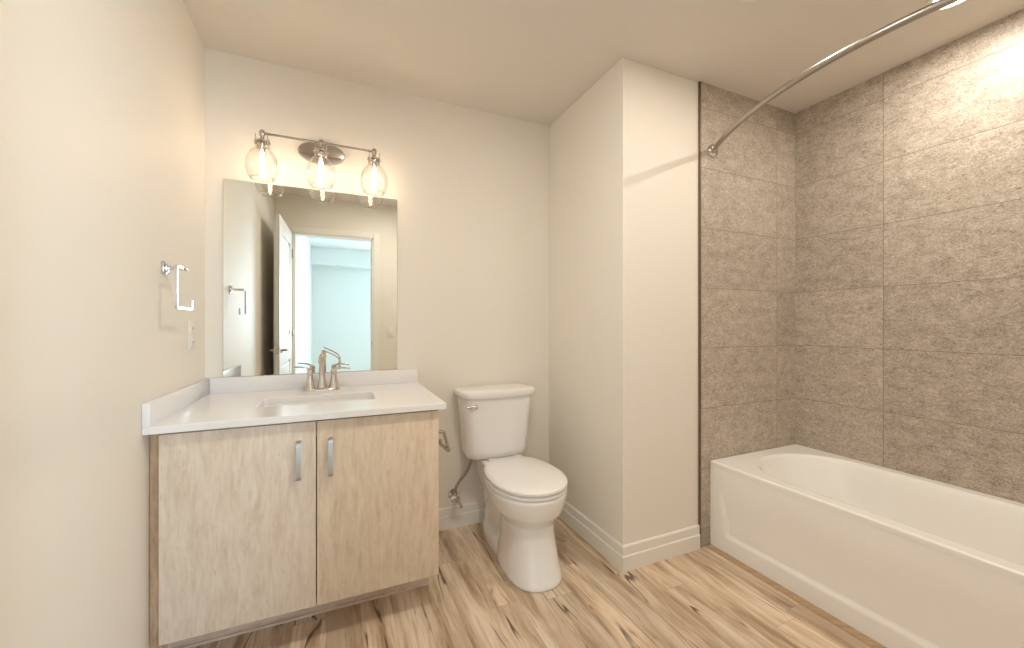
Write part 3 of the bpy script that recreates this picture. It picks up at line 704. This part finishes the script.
    bm = NB(); lathe(bm, [(0, 0), (0.028, 0), (0.027, -0.005), (0.012, -0.009), (0.008, -0.010), (0.008, -0.045), (0, -0.045)], (vx, YB - 0.0005, vz), 24, 'Y'); V.part('wall_flange', bm, M['chrome'])
    bm = NB(); lathe(bm, [(0, -0.018), (0.011, -0.018), (0.013, -0.006), (0.013, 0.012), (0.009, 0.018), (0.008, 0.030), (0, 0.030)], (vx, vy, vz), 20); V.part('valve_body', bm, M['chrome'])
    bm = NB()
    hub = Vector((vx, vy - 0.012, vz)); tube(bm, [hub + Vector((0, 0.004, 0)), hub + Vector((0.004, -0.018, -0.004))], 0.006, 12)
    rings = []
    for d, k in ((0, 0.8), (0.003, 1.0), (0.010, 1.0), (0.013, 0.8)):
        rings.append([(vx - 0.008 + 0.026 * k * math.cos(a) * 1.0, vy - 0.030 - d, vz + 0.004 + 0.021 * k * math.sin(a)) for a in [2 * PI * i / 24 for i in range(24)]])
    loft(bm, rings); V.part('knob', bm, M['chrome'])
    bm = NB(); tube(bm, smooth_path([(vx + 0.004, vy - 0.01, vz - 0.010), (vx + 0.022, vy - 0.016, vz - 0.034), (vx + 0.034, vy - 0.020, vz - 0.058)], 4), [0.007, 0.0075, 0.008, 0.008, 0.0085, 0.009, 0.0095, 0.009, 0.007], 12); V.part('drain_cock', bm, M['chrome'])
    bm = NB(); tube(bm, smooth_path([(vx, vy, vz + 0.028), (vx + 0.006, vy - 0.001, vz + 0.055), (vx + 0.030, vy - 0.006, vz + 0.095), (vx + 0.066, vy - 0.018, vz + 0.145), (vx + 0.084, vy - 0.030, vz + 0.200), (vx + 0.086, vy - 0.036, vz + 0.231)], 6), 0.0085, 12); V.part('hose', bm, M['braid'])
toilet()

# ------------------------------------------------------------------ towel hook on the left wall
def towel_holder():
    T = Thing('towel_holder', (XL, 1.763, 1.367), 'square-bar chrome hand towel holder on the left wall beside the mirror', 'towel holder')
    bm = NB(); box(bm, XL, XL + 0.008, 1.741, 1.785, 1.345, 1.389, 0.002, 2); box(bm, XL + 0.008, XL + 0.014, 1.748, 1.778, 1.352, 1.382, 0.002, 2); T.part('wall_plate', bm, M['chrome'])
    bm = NB(); box(bm, XL + 0.013, -0.484, 1.757, 1.769, 1.361, 1.373, 0.0012, 2); T.part('post', bm, M['chrome'])
    def square(path, h):
        b = NB(); P = [Vector(p) for p in path]; rings = []; X = Vector((1, 0, 0))
        for i, p in enumerate(P):
            t = (P[min(i + 1, len(P) - 1)] - P[max(i - 1, 0)]).normalized(); n = X.cross(t).normalized()
            rings.append([p + X * (a * h) + n * (c * h) for a, c in ((-1, -1), (1, -1), (1, 1), (-1, 1))])
        loft(b, rings); return b
    x = -0.494
    b = square(round_path([(x, 1.772, 1.367), (x, 1.680, 1.367), (x, 1.680, 1.226), (x, 1.832, 1.226), (x, 1.832, 1.258)], 0.008, 5), 0.0040)
    T.part('bar', b, M['chrome'], smooth=30)
towel_holder()

# toilet roll holder on the hidden right side of the vanity, reaching out past the doors
def roll_holder():
    xs = 0.3805; y, z = 1.90, 0.650
    T = Thing('toilet_paper_holder', (xs, y, z), 'empty open-arm nickel toilet paper holder on the right side of the vanity', 'toilet paper holder')
    bm = NB(); box(bm, xs, xs + 0.008, y - 0.022, y + 0.022, z - 0.022, z + 0.022, 0.002, 2); T.part('wall_plate', bm, M['nickel'])
    bm = NB(); X = 0.470
    path = round_path([(xs + 0.006, y, z), (X + 0.004, y, z), (X + 0.032, y - 0.002, z - 0.100), (X - 0.012, y - 0.002, z - 0.058), (X - 0.012, y - 0.002, z - 0.035)], 0.008, 5)
    tube(bm, path, 0.0072, 10); T.part('arm', bm, M['nickel'])
roll_holder()

# outlet on the left wall, switch on the front wall (seen in the mirror)
def outlet():
    T = Thing('wall_outlet', (XL, 2.05, 1.123), 'small white double electrical outlet on the left wall below the towel holder', 'outlet')
    bm = NB(); box(bm, XL, XL + 0.005, 2.012, 2.086, 1.062, 1.184, 0.002, 2); T.part('cover_plate', bm, M['plastic'])
    for z in (1.094, 1.152):
        bm = NB(); box(bm, XL + 0.004, XL + 0.0075, 2.032, 2.066, z - 0.015, z + 0.015, 0.0015, 2); r = T.part('receptacle', bm, M['plastic'])
        bm = NB()
        for dy in (-0.007, 0.007): box(bm, XL + 0.0070, XL + 0.0079, 2.049 + dy - 0.001, 2.049 + dy + 0.001, z - 0.003, z + 0.006)
        T.part('slots', bm, M['dark'], r, smooth=0)
    S = Thing('light_switch', (0.527, 0, 1.09), 'white rocker light switch on the wall right of the doorway, seen in the mirror', 'light switch')
    bm = NB(); box(bm, 0.490, 0.562, 0, 0.005, 1.030, 1.146, 0.002, 2); S.part('cover_plate', bm, M['plastic'])
    bm = NB(); box(bm, 0.510, 0.542, 0.004, 0.009, 1.056, 1.120, 0.0015, 2); S.part('rocker', bm, M['plastic'])
outlet()
